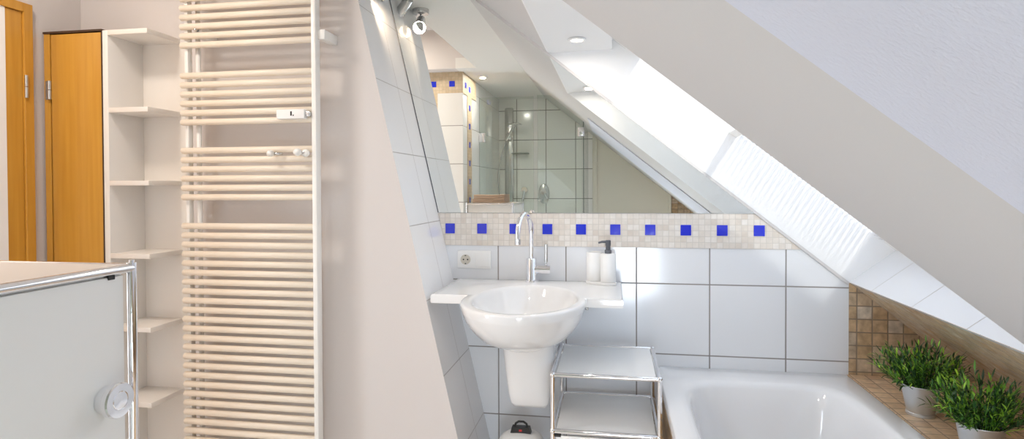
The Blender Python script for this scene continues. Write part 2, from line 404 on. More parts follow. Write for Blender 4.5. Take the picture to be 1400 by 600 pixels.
# sloped roof ceiling with a shaft opening; brown tiles under the window
nP = Vector((.8, 0, 1)).normalized()
def slope():
    bm = bmesh.new(); th = .09
    def slab(xa, xb, ya, yb, mi):
        pts = []
        for off in (0, th):
            xk = xa + (off * .45 if xa == xW0 else 0)
            for x, y in ((xk, ya), (xb, ya), (xb, yb), (xk, yb)):
                pts.append(bm.verts.new(Vector((x, y, H + S * pz_(x / S))) + nP * off))
        a = pts[:4]; b = pts[4:]
        fs = [bm.faces.new(a[::-1]), bm.faces.new(b)] + [bm.faces.new((a[i], a[(i + 1) % 4], b[(i + 1) % 4], b[i])) for i in range(4)]
        for f in fs: f.material_index = mi
    slab(xP_top - .05, xS0, YN - .003, YB - .0005, 0)
    slab(xP_top - .05, xW0, YF - .05, YN - .003, 0)
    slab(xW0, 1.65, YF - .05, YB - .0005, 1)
    return struct(obj('ceiling_sloped', bm, [m_slope, m_brown_p]))
slope()
# woodchip panel on the slope near the viewer, tinted bluish to imitate cooler light
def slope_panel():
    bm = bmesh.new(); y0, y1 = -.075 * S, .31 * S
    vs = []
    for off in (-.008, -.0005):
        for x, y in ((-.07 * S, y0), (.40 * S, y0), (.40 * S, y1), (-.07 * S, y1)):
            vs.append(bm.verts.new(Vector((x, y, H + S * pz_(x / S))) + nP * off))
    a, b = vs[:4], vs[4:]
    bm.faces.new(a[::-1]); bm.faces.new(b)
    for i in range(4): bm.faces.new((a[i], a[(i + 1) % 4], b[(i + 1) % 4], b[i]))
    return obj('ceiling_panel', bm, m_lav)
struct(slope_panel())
# fine plaster stop along the slope line on the back wall
bm = bmesh.new()
dS = Vector((1, 0, -.8)).normalized()
def strip(xa, xb):
    A = Vector((xa, 0, H + S * pz_(xa / S))); B = Vector((xb, 0, H + S * pz_(xb / S)))
    q = [A - nP * .011, B - nP * .011, B, A]
    prism_xz(bm, [(v.x, v.z) for v in q], YB - .010, YB - .0005)
strip(xP_top, xW0 + .0)
struct(obj('trim_3', bm, m_slope))
# shaft linings
bm = bmesh.new()
prism_xz(bm, [(xS0, zS0), (xS1, zS1), (xS1, zS1 + .045), (xS1 + .02, zS1 + .06), (xS1 - .03, zS1 + .16), (xS0 - .12, zS1 + .16), (xS0 - .09, zS0 + .09)], YN - .02, YB + .1)
struct(obj('wall_shaft_upper', bm, m_white))
bm = bmesh.new()
q = Vector((pd.x, 0, pd.z)); dn = Vector((q.z, 0, -q.x))
A = Vector((xW0, 0, zW0)); B = Vector((xW1, 0, zW1)) + q * .06
sl_ = Vector((1, 0, -.8)).normalized()
pts = [A, B, B + sl_ * .14, A + sl_ * .14 + nP * .004]
prism_xz(bm, [(v.x, v.z) for v in pts], YN - .02, YB + .06)
struct(obj('wall_shaft_sill', bm, m_tile_sill))
offW = .0808 * S
Cn = [Vector((px_(.5) * S, 0, H + .5 * S)), Vector((1.6, 0, H + S * pz_(1.6 / S)))]
pA = Vector((xS0 - .1, 0, H + S * pz_((xS0 - .1) / S))); pB = Vector((xW0 + .1, 0, H + S * pz_((xW0 + .1) / S)))
bm = bmesh.new()
qq = [pA, pB, pB + nP * (offW + .1), pA + nP * (offW + .1)]
prism_xz(bm, [(v.x, v.z) for v in qq], YN - .0025, YN)
struct(obj('wall_shaft_near', bm, m_white))

# roof skin around the window so that daylight only enters through it
dS = Vector((1, 0, -.8)).normalized()
W0 = Vector((xS1, 0, zS1 + .045)); WL = 1.43
def wp(s, y, off=0.):
    p = W0 + dS * s + nP * off; return Vector((p.x, y, p.z))
def wslab(bm, s0, s1, y0, y1, o0, o1, mat=0):
    a = [bm.verts.new(wp(s, y, o0)) for s, y in ((s0, y0), (s1, y0), (s1, y1), (s0, y1))]
    b = [bm.verts.new(wp(s, y, o1)) for s, y in ((s0, y0), (s1, y0), (s1, y1), (s0, y1))]
    fs = [bm.faces.new(a[::-1]), bm.faces.new(b)] + [bm.faces.new((a[i], a[(i + 1) % 4], b[(i + 1) % 4], b[i])) for i in range(4)]
    for f in fs: f.material_index = mat
YW0, YW1 = YN - .03, YB + .05
bm = bmesh.new()
wslab(bm, -1.3, -.0, YF - .3, YB + .4, .03, .12)
wslab(bm, WL, WL + 1.3, YF - .3, YB + .4, .03, .12)
wslab(bm, 0, WL, YF - .3, YW0, .03, .12); wslab(bm, 0, WL, YW1, YB + .4, .03, .12)
struct(obj('wall_roof', bm, m_white))
# window
win = empty('window_1', wp(WL / 2, (YW0 + YW1) / 2)); struct(win)
bm = bmesh.new(); fwid = .055
wslab(bm, 0, .075, YW0, YW1, 0, .09); wslab(bm, WL - fwid, WL, YW0, YW1, 0, .09)
wslab(bm, .075, WL - fwid, YW0, YW0 + .045, 0, .09); wslab(bm, .075, WL - fwid, YW1 - .035, YW1, 0, .09)
obj('window_frame', bm, m_radw, win)
bm = bmesh.new()
wslab(bm, .077, .14, YW0 + .046, YW1 - .036, .015, .07); wslab(bm, WL - .11, WL - fwid - .002, YW0 + .046, YW1 - .036, .015, .07)
wslab(bm, .14, WL - .11, YW0 + .046, YW0 + .08, .015, .07); wslab(bm, .14, WL - .11, YW1 - .045, YW1 - .036, .015, .07)
obj('window_sash', bm, m_radw, win)
bm = bmesh.new(); wslab(bm, .135, WL - .105, YW0 + .07, YW1 - .04, .045, .049)
obj('pane', bm, m_glass, win)
# blind on the lower part
bl = empty('window_blind', wp(1.0, (YW0 + YW1) / 2, -.01), 'white slatted blind covering the lower half of the roof window', 'blind')
bm = bmesh.new(); wslab(bm, .63, .665, YN + .01, YB - .001, -.022, .008); obj('top_rail', bm, m_radw, bl)
s = .675; bm = bmesh.new()
while s < WL - .06:
    y0, y1 = YN + .012, YB - .003
    a = [bm.verts.new(wp(*t)) for t in ((s, y0, -.004), (s, y1, -.004), (s + .0165, y1, .004), (s + .0165, y0, .004))]
    bm.faces.new(a); s += .0225
o = obj('slats', bm, m_blind, bl); sol = o.modifiers.new('t', 'SOLIDIFY'); sol.thickness = .0008

# mosaic band with inset blue glass squares
def band():
    bm = bmesh.new(); z0, z1 = 1.053, 1.198
    pl = lambda z: px_((z - H) / S) * S - .014
    prism_xz(bm, [(leanx(z0) + .001, z0), (pl(z0), z0), (pl(z1), z1), (leanx(z1) + .001, z1)], YB - .004, YB - .0002)
    for k in range(10):
        x = -.726 + k * .1466 - .0
        if x > pl(1.16): break
        bx(bm, x - .0218, x + .0218, YB - .0075, YB - .003, 1.129 - .0225, 1.129 + .0225, 1, .0018)
    return struct(obj('trim_4', bm, [m_mosaic, m_blue]))
band()
# bathroom mirror: one glass sheet cut to the leaning wall and the roof slope
bm = bmesh.new(); z0, z1 = 1.2005, zC - .02
pl = lambda z: px_((z - H) / S) * S - .0165
prism_xz(bm, [(leanx(z0) + .002, z0), (pl(z0), z0), (pl(z1), z1), (leanx(z1) + .002, z1)], YB - .006, YB - .0005)
for f in bm.faces:
    f.material_index = 0 if (f.calc_center_median().y < YB - .0055) else 1
bx_ = [(leanx(z0) + .0003, z0), (leanx(z0) + .0045, z0), (leanx(z1) + .0045, z1), (leanx(z1) + .0003, z1)]
o = obj('wall_mirror', bm, [m_mirror, m_seal]); bm = bmesh.new(); prism_xz(bm, bx_, YB - .0068, YB - .0061); e_o = obj('edge_seal', bm, m_grey, o)
tag(o, 'large frameless mirror cut to the roof slope above the mosaic band', 'mirror')

# mosaic borders on the column in front of the shower
bm = bmesh.new()
bx(bm, -2.2, xC + .003, yC + .0005, yC + .004, zC - .165, zC, 0)
bx(bm, xC - .30, xC - .20, yC + .0005, yC + .004, 0, zC - .165, 0)
for k in range(3): bx(bm, xC - .105 - k * .15, xC - .060 - k * .15, yC + .003, yC + .0065, zC - .115, zC - .07, 1, .0015)
for k in range(14): bx(bm, xC - .27, xC - .227, yC + .003, yC + .0065, zC - .30 - k * .15, zC - .255 - k * .15, 1, .0015)
struct(obj('trim_5', bm, [m_mosaic_w, m_blue]))
bm = bmesh.new()
bx(bm, xC + .0005, xC + .004, .2, yC + .004, zC - .165, zC, 0)
bx(bm, xC + .0005, xC + .004, .36, .50, 0, zC - .165, 0)
for k in range(14): bx(bm, xC + .003, xC + .0065, .41, .455, zC - .13 - k * .15, zC - .085 - k * .15, 1, .0015)
bx(bm, xC + .003, xC + .0065, .54, .585, zC - .115, zC - .07, 1, .0015)
struct(obj('trim_6', bm, [m_mosaic_wy, m_blue]))
m_tile_colf = tile_mat('white_tile_column', X_, Z_, 3.0, .3, 5, 0, .005, [(.80, .79, .76)], (.3, .28, .26))
struct(box('trim_7', xC - .2, xC + .0035, yC + .0005, yC + .0035, 0, zC - .165, m_tile_colf))

# ledge beside the tub
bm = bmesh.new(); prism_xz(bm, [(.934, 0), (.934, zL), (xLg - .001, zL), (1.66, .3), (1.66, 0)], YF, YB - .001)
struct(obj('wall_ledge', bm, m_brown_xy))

# door in left wall
dx = -.856 * S
dr = empty('door_1', (dx, 1.7, 0)); struct(dr, 'orange beech bathroom door seen edge-on at the far left')
bm = bmesh.new(); yO = .754 * S
bx(bm, dx, dx + .022, yO - .036, yO, 0, 2.02, 0, .002); bx(bm, dx, dx + .022, yO - .85, yO - .036, 1.985, 2.02, 0, .002)
obj('door_frame', bm, m_wood, dr)
bm = bmesh.new(); bx(bm, dx + .002, dx + .014, yO - .85, yO - .0365, 0, 1.9845, 0, .003); obj('door_leaf', bm, m_wood, dr)
bm = bmesh.new(); tube(bm, [(dx + .027, yO - .034, 1.66), (dx + .027, yO - .034, 1.70)], .0065, 12); tube(bm, [(dx + .027, yO - .034, 1.702), (dx + .027, yO - .034, 1.745)], .0065, 12)
obj('hinge', bm, m_steel, dr)

# ============================================================ THINGS
# ---- tall wooden cabinet
cx0, cx1 = -.851 * S, -.7495 * S; cyf = .773 * S; czt = H + .2385 * S
cab = empty('tall_cabinet', ((cx0 + cx1) / 2, (cyf + .843 * S) / 2, 0), 'tall narrow orange beech cabinet with dark top edge between door and open shelves', 'cabinet')
bm = bmesh.new(); bx(bm, cx0, cx1, cyf + .022, .842 * S, 0, czt - .008, 0, .001); bx(bm, cx0, cx0 + .027, cyf + .001, cyf + .022, 0, czt - .008, 0, .001)
obj('cabinet_body', bm, m_wood, cab)
box('top_edge', cx0 - .001, cx1 + .001, cyf - .002, .842 * S, czt - .008, czt, m_dark, cab)
box('door_gap_shade', cx0 + .0275, cx0 + .0335, cyf + .012, cyf + .0218, .02, czt - .009, m_dark, cab)  # dark filler painting in the shade of the gap beside the door
dcab = box('cabinet_door', cx0 + .034, cx1 - .004, cyf, cyf + .019, .05, czt - .012, m_wood, cab, bev=.002)
box('edge_strip', cx1 - .004, cx1, cyf - .0005, cyf + .0215, .02, czt - .008, m_dark, cab)
bm = bmesh.new(); tube(bm, [(cx0 + .0285, cyf - .004, 1.665), (cx0 + .0285, cyf - .004, 1.70)], .0075, 12); tube(bm, [(cx0 + .0285, cyf - .004, 1.702), (cx0 + .0285, cyf - .004, 1.737)], .0075, 12); bx(bm, cx0 + .008, cx0 + .024, cyf - .002, cyf + .002, 1.665, 1.737)
obj('hinge', bm, m_steel, dcab)

# ---- open shelf unit
sx0 = -.7495 * S + .001; sx1 = -.681 * S + .02; syf = .773 * S; syb = .843 * S - .002; szt = H + .2365 * S
su = empty('shelf_unit', ((sx0 + sx1) / 2, (syf + syb) / 2, 0), 'white open corner shelf unit between orange cabinet and radiator', 'shelf unit')
box('side_panel', sx0, sx0 + .024, syf + .001, syb - .004, 0, szt, m_shelfp, su, bev=.001)
box('back_panel', sx0, sx1 + .03, syb - .004, syb, 0, szt - .001, m_shelf, su)
for z in (szt, 1.626, 1.344, 1.062, .779, .489, .2, .05):
    bm = bmesh.new(); bx(bm, sx0 + .0245, sx1, syf - .0005, syb - .0045, z - .019, z, 0, .0012); obj('shelf', bm, m_shelf, su, auto=35)

# ---- radiator
ry = 2.085; rx0, rx1 = -1.664, -1.098
rad = empty('towel_radiator', ((rx0 + rx1) / 2, ry, .3), 'tall cream tubular towel radiator with white side rails on the greige wall', 'radiator')
pitch_ = .0363
zs = []
z = 1.87
for k in range(-5, 6): pass
for k in range(7): zs.append(1.87 + k * pitch_)
for k in range(6): zs.append(1.752 - k * pitch_)
for k in range(6): zs.append(1.460 - k * pitch_)
zz = 1.166
while zz > .12: zs.append(zz); zz -= .03655
for z in zs:
    bm = bmesh.new(); tube(bm, [(rx0 - .004, ry, z), (rx0, ry, z), (rx1 - .012, ry, z), (rx1 - .008, ry, z)], [.008, .0122, .0122, .008], 14)
    obj('bar', bm, m_rad, rad, auto=50)
zt_, zb_ = max(zs) + .03, min(zs) - .03
bm = bmesh.new(); bx(bm, rx1 - .014, rx1 + .005, ry - .016, ry + .022, zb_, zt_, 0, .004); obj('side_rail', bm, m_radw, rad, auto=40)
bm = bmesh.new(); bx(bm, rx0 + .006, rx0 + .022, ry + .006, ry + .034, zb_, zt_, 0, .004); obj('side_rail', bm, m_radw, rad, auto=40)
bm = bmesh.new(); tube(bm, [(rx0 + .050, ry + .03, zb_), (rx0 + .050, ry + .03, zt_)], .0095, 14); obj('supply_pipe', bm, m_radw, rad, smooth=True)
for z in (1.888,):
    bm = bmesh.new(); bx(bm, rx1 + .004, rx1 + .034, ry + .0, ry + .106, z - .018, z + .018, 0, .003); obj('wall_bracket', bm, m_radw, rad, auto=40)
    bm = bmesh.new(); bx(bm, rx0 + .05, rx0 + .08, ry + .012, ry + .106, 1.905, 1.945, 0, .003); obj('wall_bracket', bm, m_radw, rad, auto=40)
    bm = bmesh.new(); tube(bm, [(rx0 + .062, ry - .006, 1.93), (rx0 + .062, ry + .012, 1.93)], .006, 10); obj('bracket_screw', bm, m_chrome2, rad, smooth=True)
# control box clipped on the bars
bm = bmesh.new(); bx(bm, -1.243, -1.130, ry - .036, ry - .0095, 1.571, 1.606, 0, .003)
cb = obj('control_box', bm, m_plast, rad, auto=40)
bm = bmesh.new(); bx(bm, -1.185, -1.179, ry - .0368, ry - .0355, 1.582, 1.598, 0); bx(bm, -1.1755, -1.171, ry - .0368, ry - .0355, 1.581, 1.5855, 0); obj('display_mark', bm, m_black, cb)
bm = bmesh.new(); bx(bm, -1.130, -1.112, ry - .028, ry - .012, 1.579, 1.598, 0, .003); obj('cable_clip', bm, m_chrome2, cb)
def knob_hook(x, z, r, nm='hanging_knob'):
    bm = bmesh.new(); c = (x, ry - .045, z)
    lathe(bm, [(.0005, -.016), (r * .6, -.0145), (r * .92, -.008), (r, 0), (r * .86, .008), (r * .45, .014), (.005, .018), (.005, .034)], c, axis='Y', n=24)
    o = obj(nm, bm, m_radw, rad, smooth=True)
    bm = bmesh.new(); tube(bm, [(x + r * .6, ry - .035, z), (x + .035, ry - .02, z)], .0055, 10); obj('knob_stem', bm, m_chrome2, o, smooth=True)
    return o
knob_hook(-1.262, 1.442, .0125)
knob_hook(-1.152, 1.445, .0145)
bm = bmesh.new(); lathe(bm, [(.0135, -.004), (.0145, 0), (.0145, .006), (.0105, .012)], (-1.130, ry - .030, 1.443), axis='Y', n=20); obj('valve_cap', bm, m_radw, rad, smooth=True)

# ---- near left steel cabinet with towels
kx1 = -.285 * S; kx0 = kx1 - .352; ky1 = .313 * S; ky0 = ky1 - .50; kz = H - .0445 * S; tr = .0068
kc = empty('steel_cabinet', ((kx0 + kx1) / 2, (ky0 + ky1) / 2, 0), 'tall white steel cabinet with chrome tube frame and round knob at far left', 'cabinet')
bm = bmesh.new()
bx(bm, kx0 + .008, kx1 - .011, ky0 + .008, ky1 - .008, .05, kz - .004, 0, .001); obj('cabinet_body', bm, m_panel, kc)
for (x, y) in ((kx0, ky0), (kx1, ky0), (kx0, ky1), (kx1, ky1)):
    bm = bmesh.new(); tube(bm, [(x, y, 0.0), (x, y, kz + .002)], tr, 16); tube(bm, [(x, y, kz + .0018), (x, y, kz + .006)], tr * .55, 12)
    obj('post', bm, m_chrome, kc, auto=50)
for z in (kz - .006, .05, .40, .76):
    for a, b in (((kx0, ky0), (kx1, ky0)), ((kx0, ky1), (kx1, ky1)), ((kx0, ky0), (kx0, ky1)), ((kx1, ky0), (kx1, ky1))):
        if z in (.40, .76) and a[0] == kx1 and b[0] == kx1: continue
        bm = bmesh.new(); tube(bm, [(a[0], a[1], z), (b[0], b[1], z)], tr, 16); obj('rail', bm, m_chrome, kc, auto=50)
box('cabinet_top', kx0 + .004, kx1 - .004, ky0 + .004, ky1 - .004, kz - .0035, kz - .001, pmat('steel_top_reflection_tint', (.60, .55, .51), .4, bump=.02), kc)  # beige of the top paints in colour reflected from its surroundings
kd = box('cabinet_door', kx1 - .0105, kx1 - .003, ky0 + .01, ky1 - .0125, .06, kz - .016, m_panel, kc, bev=.002)
bm = bmesh.new(); c = (kx1, ky1 - .048, .998)
lathe(bm, [(.015, -.004), (.021, -.002), (.021, .010), (.024, .0105), (.026, .013), (.026, .020), (.0245, .0225), (.0140, .0225), (.0135, .0215), (.0125, .0225), (.001, .0228)], c, axis='X', n=40)
obj('knob', bm, m_chrome, kd, auto=30)
bm = bmesh.new(); bx(bm, kx1 - .010, kx1 - .001, ky1 - .042, ky1 - .030, kz - .020, kz - .0125, 0, .001); obj('door_catch', bm, m_black, kc)
# folded towels
def towel(z0, h, lab, dx_=0.):
    x0, x1 = -.3140 * S - .27 + dx_, -.3140 * S - .016; y0, y1 = .165 * S, .255 * S
    bm = bmesh.new(); n = 3; lay = h / n
    for k in range(n):
        pts = []; zc = z0 + lay * (k + .5); rr_ = lay * .46
        for i in range(7):
            t = i / 6; pts.append((x0 + (x1 - x0) * t, 0, zc + .0015 * math.sin(6 * t + k)))
        # each layer: rounded slab section swept along x
        prof = []
        for j in range(9):
            a = -PI / 2 + PI * j / 8; prof.append((y1 - rr_ + rr_ * math.cos(a), rr_ * math.sin(a)))
        for j in range(9):
            a = PI / 2 + PI * j / 8; prof.append((y0 + rr_ + rr_ * math.cos(a), rr_ * math.sin(a)))
        rings = []
        for (x, _, zz_) in pts:
            rings.append([bm.verts.new((x + random.uniform(-.001, .001), p[0] + random.uniform(-.0008, .0008), zz_ + p[1])) for p in prof])
        m_ = len(prof)
        for i in range(6):
            for j in range(m_): bm.faces.new((rings[i][j], rings[i][(j + 1) % m_], rings[i + 1][(j + 1) % m_], rings[i + 1][j]))
        bm.faces.new(rings[0][::-1]); bm.faces.new(rings[-1])
    o = obj('folded_towel', bm, m_towel, auto=50); tag(o, lab, 'towel', 'folded towels on the steel cabinet')
    return o
towel(kz + .0008, .030, 'lower brown folded towel lying directly on the steel cabinet top')
towel(kz + .0315, .032, 'upper brown folded towel stacked on the other towel', .01)

# ---- wash basin
def basin():
    rt = empty('wash_basin', (-.335, 2.25, .9), 'white ceramic wash basin with flat side wings and round projecting bowl', 'sink')
    C = Vector((-.333, 2.25)); eo = (-.326, 2.16, .228, .30); ei = (-.322, 2.176, .190, .282)
    xl, xr, yf, yb = -.694, .034, 2.195, 2.598
    def ell(th, e):
        d = (math.cos(th), math.sin(th)); ox, oy = C.x - e[0], C.y - e[1]
        a = (d[0] / e[2]) ** 2 + (d[1] / e[3]) ** 2; b = 2 * (ox * d[0] / e[2] ** 2 + oy * d[1] / e[3] ** 2); c = (ox / e[2]) ** 2 + (oy / e[3]) ** 2 - 1
        return (-b + math.sqrt(b * b - 4 * a * c)) / (2 * a)
    def rect(th):
        d = (math.cos(th), math.sin(th)); t = 9
        if d[0] > 1e-9: t = min(t, (xr - C.x) / d[0])
        if d[0] < -1e-9: t = min(t, (xl - C.x) / d[0])
        if d[1] > 1e-9: t = min(t, (yb - C.y) / d[1])
        if d[1] < -1e-9: t = min(t, (yf - C.y) / d[1])
        return t
    ths = [2 * PI * k / 192 for k in range(192)]
    for cxy in ((xl, yf), (xr, yf), (xl, yb), (xr, yb)):
        a = math.atan2(cxy[1] - C.y, cxy[0] - C.x) % (2 * PI)
        ths += [a - .004, a, a + .004]
    ths = sorted(set(ths)); n = len(ths)
    bm = bmesh.new(); rings = []
    def ring(fr, fz): rings.append([bm.verts.new((C.x + math.cos(t) * fr(t), C.y + math.sin(t) * fr(t), fz(t))) for t in ths])
    zt = .904
    ri = lambda t: min(ell(t, ei), (2.535 - C.y) / max(math.sin(t), 1e-6) if math.sin(t) > 0 else 9)
    def uni(t):
        a, b = rect(t), ell(t, eo)
        k = 220.
        if math.sin(t) > .05: return a if a > b else b if b < (yb - C.y) / max(1e-6, math.sin(t)) else a
        m_ = max(a, b); return m_ + math.log(math.exp((a - m_) * k) + math.exp((b - m_) * k)) / k * .6
    def U(t):
        u_ = uni(t)
        if math.sin(t) > 1e-6: u_ = min(u_, (yb - C.y) / math.sin(t))
        return u_
    for s_ in (.04, .12, .25, .4, .55, .7, .82, .91, .97, 1.0):
        ring(lambda t: ri(t) * s_, lambda t: zt - .006 - .135 * (1 - s_ ** 3.4) )
    for a, dz in ((.006, .002), (.012, 0)):
        ring(lambda t: min(ri(t) + a, U(t) - .012), lambda t: zt - dz)
    ring(lambda t: max(min(ri(t) + .02, U(t) - .008), U(t) - .03), lambda t: zt)
    tp_ = lambda t, dz: max(0., dz - .009) * .22 if ell(t, eo) >= rect(t) or math.sin(t) < -.2 and ell(t, eo) >= rect(t) - .004 else 0.
    for a, dz in ((.009, .0), (.004, .0018), (.0012, .005), (0, .009), (0, .020), (0, .030), (.003, .034)):
        ring(lambda t: U(t) - (a if not (dz > .03 and ell(t, eo) >= rect(t)) else .001) - tp_(t, dz), lambda t: zt - dz)
    # underside: inward to the bowl, then down round the bowl
    ring(lambda t: min(ell(t, eo) - .0075, U(t) - .004), lambda t: zt - .036)
    for s_, dz in ((.95, .055), (.90, .08), (.83, .105), (.73, .135), (.60, .155), (.47, .170), (.38, .185), (.2, .19), (.03, .19)):
        ring(lambda t: min(ell(t, eo) * s_, U(t) * .98), lambda t: zt - dz)
    for i in range(len(rings) - 1):
        for k in range(n): bm.faces.new((rings[i][k], rings[i][(k + 1) % n], rings[i + 1][(k + 1) % n], rings[i + 1][k]))
    bm.faces.new(rings[0][::-1]); bm.faces.new(rings[-1])
    bmesh.ops.remove_doubles(bm, verts=bm.verts, dist=1e-5)
    obj('basin', bm, m_ceramic, rt, auto=38)
    # siphon cover
    bm = bmesh.new(); rings = []
    for z, w, yfr in ((.775, .125, 2.06), (.75, .108, 2.11), (.72, .102, 2.15), (.66, .098, 2.19), (.58, .091, 2.225), (.50, .082, 2.26), (.47, .075, 2.275), (.452, .062, 2.295), (.443, .045, 2.325), (.440, .02, 2.36)):
        r_ = []
        for k in range(25):
            a = PI * k / 24; ca, sa = math.cos(a), math.sin(a); pw = .62
            r_.append(bm.verts.new((-.325 + w * math.copysign(abs(ca) ** pw, ca), 2.30 - (2.30 - yfr) * sa ** .8 if yfr < 2.3 else 2.36 - (2.36 - yfr) * sa, z)))
        yb_ = 2.599
        r_.append(bm.verts.new((-.325 - w, yb_, z + .0))); r_.append(bm.verts.new((-.325 + w, yb_, z + .0)))
        rings.append(r_)
    n = len(rings[0])
    for i in range(len(rings) - 1):
        for k in range(n): bm.faces.new((rings[i][k], rings[i][(k + 1) % n], rings[i + 1][(k + 1) % n], rings[i + 1][k]))
    bm.faces.new(rings[0]); bm.faces.new(rings[-1][::-1])
    obj('siphon_cover', bm, m_ceramic, rt, auto=50)
    bm = bmesh.new(); lathe(bm, [(.022, -.002), (.022, .002), (.019, .0035), (.001, .004)], (-.322, 2.2, .764), n=24); obj('drain_plug', bm, m_chrome, rt, auto=40)
    bm = bmesh.new(); tube(bm, [(-.10, 2.26, .86), (-.10, 2.26, .848)], .006, 10); obj('fixing_bolt', bm, m_chrome2, rt, smooth=True)
    return rt
basin()

# ---- tap
fx, fy, fz = -.352, 2.556, .904
tp = empty('basin_tap', (fx, fy, fz), 'tall chrome swan-neck mixer tap with side pin lever on the wash basin', 'tap')
bm = bmesh.new(); lathe(bm, [(.029, 0), (.029, .006), (.0245, .008), (.0235, .010), (.0235, .098), (.0215, .101), (.012, .101)], (fx, fy, fz), n=36); obj('tap_body', bm, m_chrome, tp, auto=35)
bm = bmesh.new(); pts = [(fx, fy, fz + .098), (fx, fy, fz + .19)]
R_ = .078; dirv = Vector((-.22, -.97)).normalized()
for k in range(0, 17):
    a = PI * k / 16 * 1.0; dd = R_ * (1 - math.cos(a)); pts.append((fx + dirv.x * dd, fy + dirv.y * dd, fz + .215 + R_ * math.sin(a) * 1.05))
pts.append((fx + dirv.x * R_ * 2, fy + dirv.y * R_ * 2, fz + .178))
tube(bm, pts, .0105, 18)
sp = obj('spout', bm, m_chrome, tp, auto=45)
e_ = pts[-1]; bm = bmesh.new(); tube(bm, [(e_[0], e_[1], e_[2] + .018), (e_[0], e_[1], e_[2] - .004)], .0122, 18); obj('aerator', bm, m_chrome2, sp, auto=45)
bm = bmesh.new(); tube(bm, [(fx + .015, fy, fz + .053), (fx + .082, fy, fz + .053)], .0185, 24); lv = obj('lever_housing', bm, m_chrome, tp, auto=45)
bm = bmesh.new(); tube(bm, [(fx + .064, fy, fz + .07), (fx + .064, fy, fz + .088)], .004, 12); tube(bm, [(fx + .064, fy, fz + .086), (fx + .064, fy, fz + .162)], .0078, 16); obj('lever', bm, m_chrome2, lv, auto=45)

# ---- soap set
def soapset():
    cx, cy_, cz = -.052, 2.528, .9045
    t = empty('soap_tray', (cx, cy_, cz), 'oval white tray under the dispenser and tumbler on the basin wing', 'tray')
    bm = bmesh.new(); ang = math.radians(-28)
    def oval(r, dx, dz0, dz1, name, parent, lean=0., m=m_soap, w=1.):
        pass
    lathe(bm, [(.001, 0), (.068, 0), (.071, .003), (.071, .010), (.069, .012), (.001, .0122)], (0, 0, 0), n=48, sx=1., sy=.52)
    bmesh.ops.transform(bm, matrix=Matrix.Translation((cx, cy_, cz)) @ Matrix.Rotation(ang, 4, 'Z'), verts=bm.verts)
    obj('tray_plate', bm, m_soap, t, auto=40)
    d = Vector((math.cos(ang), math.sin(ang)))
    a = Vector((cx, cy_)) - d * .033; b = Vector((cx, cy_)) + d * .033
    zb = cz + .0125
    bm = bmesh.new(); lathe(bm, [(.001, 0), (.031, 0), (.0325, .003), (.0325, .119), (.031, .121), (.029, .119), (.028, .01), (.001, .008)], (a.x, a.y, zb), n=40)
    o = obj('tumbler', bm, m_soap, auto=40); tag(o, 'white round tumbler on the oval tray left of the soap dispenser', 'tumbler')
    sd_ = empty('soap_dispenser', (b.x, b.y, zb), 'white soap dispenser with dark grey pump head on the oval tray', 'soap dispenser')
    bm = bmesh.new(); lathe(bm, [(.001, 0), (.031, 0), (.0325, .003), (.0325, .113), (.030, .117), (.012, .119)], (b.x, b.y, zb), n=40); obj('bottle', bm, m_soap, sd_, auto=40)
    bm = bmesh.new(); lathe(bm, [(.001, .118), (.0145, .118), (.0145, .132), (.010, .134), (.0095, .150), (.0115, .151), (.0115, .172), (.009, .174), (.001, .174)], (b.x, b.y, zb), n=28)
    p = Vector((b.x, b.y, zb + .167)); tube(bm, [p, p + Vector((-.025, -.006, 0)), p + Vector((-.040, -.010, -.004))], [.006, .0052, .004], 12)
    obj('pump', bm, m_grey, sd_, auto=40)
soapset()

# ---- chrome tube shelf rack
ux0, ux1, uy0, uy1 = -.219, .159, 2.140, 2.548
rk = empty('tube_shelf_rack', ((ux0 + ux1) / 2, (uy0 + uy1) / 2, 0), 'small rack of white steel shelves in chrome tube frame between basin and bathtub', 'shelf rack')
ut = .0085
for (x, y) in ((ux0, uy0), (ux1, uy0), (ux0, uy1), (ux1, uy1)):
    bm = bmesh.new(); tube(bm, [(x, y, .02), (x, y, .641)], ut, 18); obj('post', bm, m_chrome, rk, auto=50)
    bm = bmesh.new(); tube(bm, [(x, y, 0), (x, y, .02)], .013, 14); obj('foot', bm, m_black, rk, auto=50)
    for z in (.634, .429, .224, .03):
        bm = bmesh.new(); bmesh.ops.create_uvsphere(bm, u_segments=16, v_segments=10, radius=.0118, matrix=Matrix.Translation((x, y, z))); obj('ball_joint', bm, m_chrome, rk, smooth=True)
for z in (.634, .429, .224, .03):
    for a, b in (((ux0, uy0), (ux1, uy0)), ((ux0, uy1), (ux1, uy1)), ((ux0, uy0), (ux0, uy1)), ((ux1, uy0), (ux1, uy1))):
        bm = bmesh.new(); tube(bm, [(a[0], a[1], z), (b[0], b[1], z)], ut, 16); obj('rail', bm, m_chrome, rk, auto=50)
    bm = bmesh.new(); bx(bm, ux0 + .011, ux1 - .011, uy0 + .011, uy1 - .011, z - .006, z + .003, 0, .002); obj('shelf_panel', bm, m_panel, rk, auto=40)
bm = bmesh.new(); bx(bm, ux0 + .012, ux1 - .012, uy0 - .004, uy0 + .004, .24, .414, 0, .002); obj('flap_door', bm, m_panel, rk, auto=40)
bm = bmesh.new(); bx(bm, ux0 + .008, ux0 + .030, uy0 - .006, uy0 + .006, .410, .418, 0, .001); obj('door_catch', bm, m_black, rk)

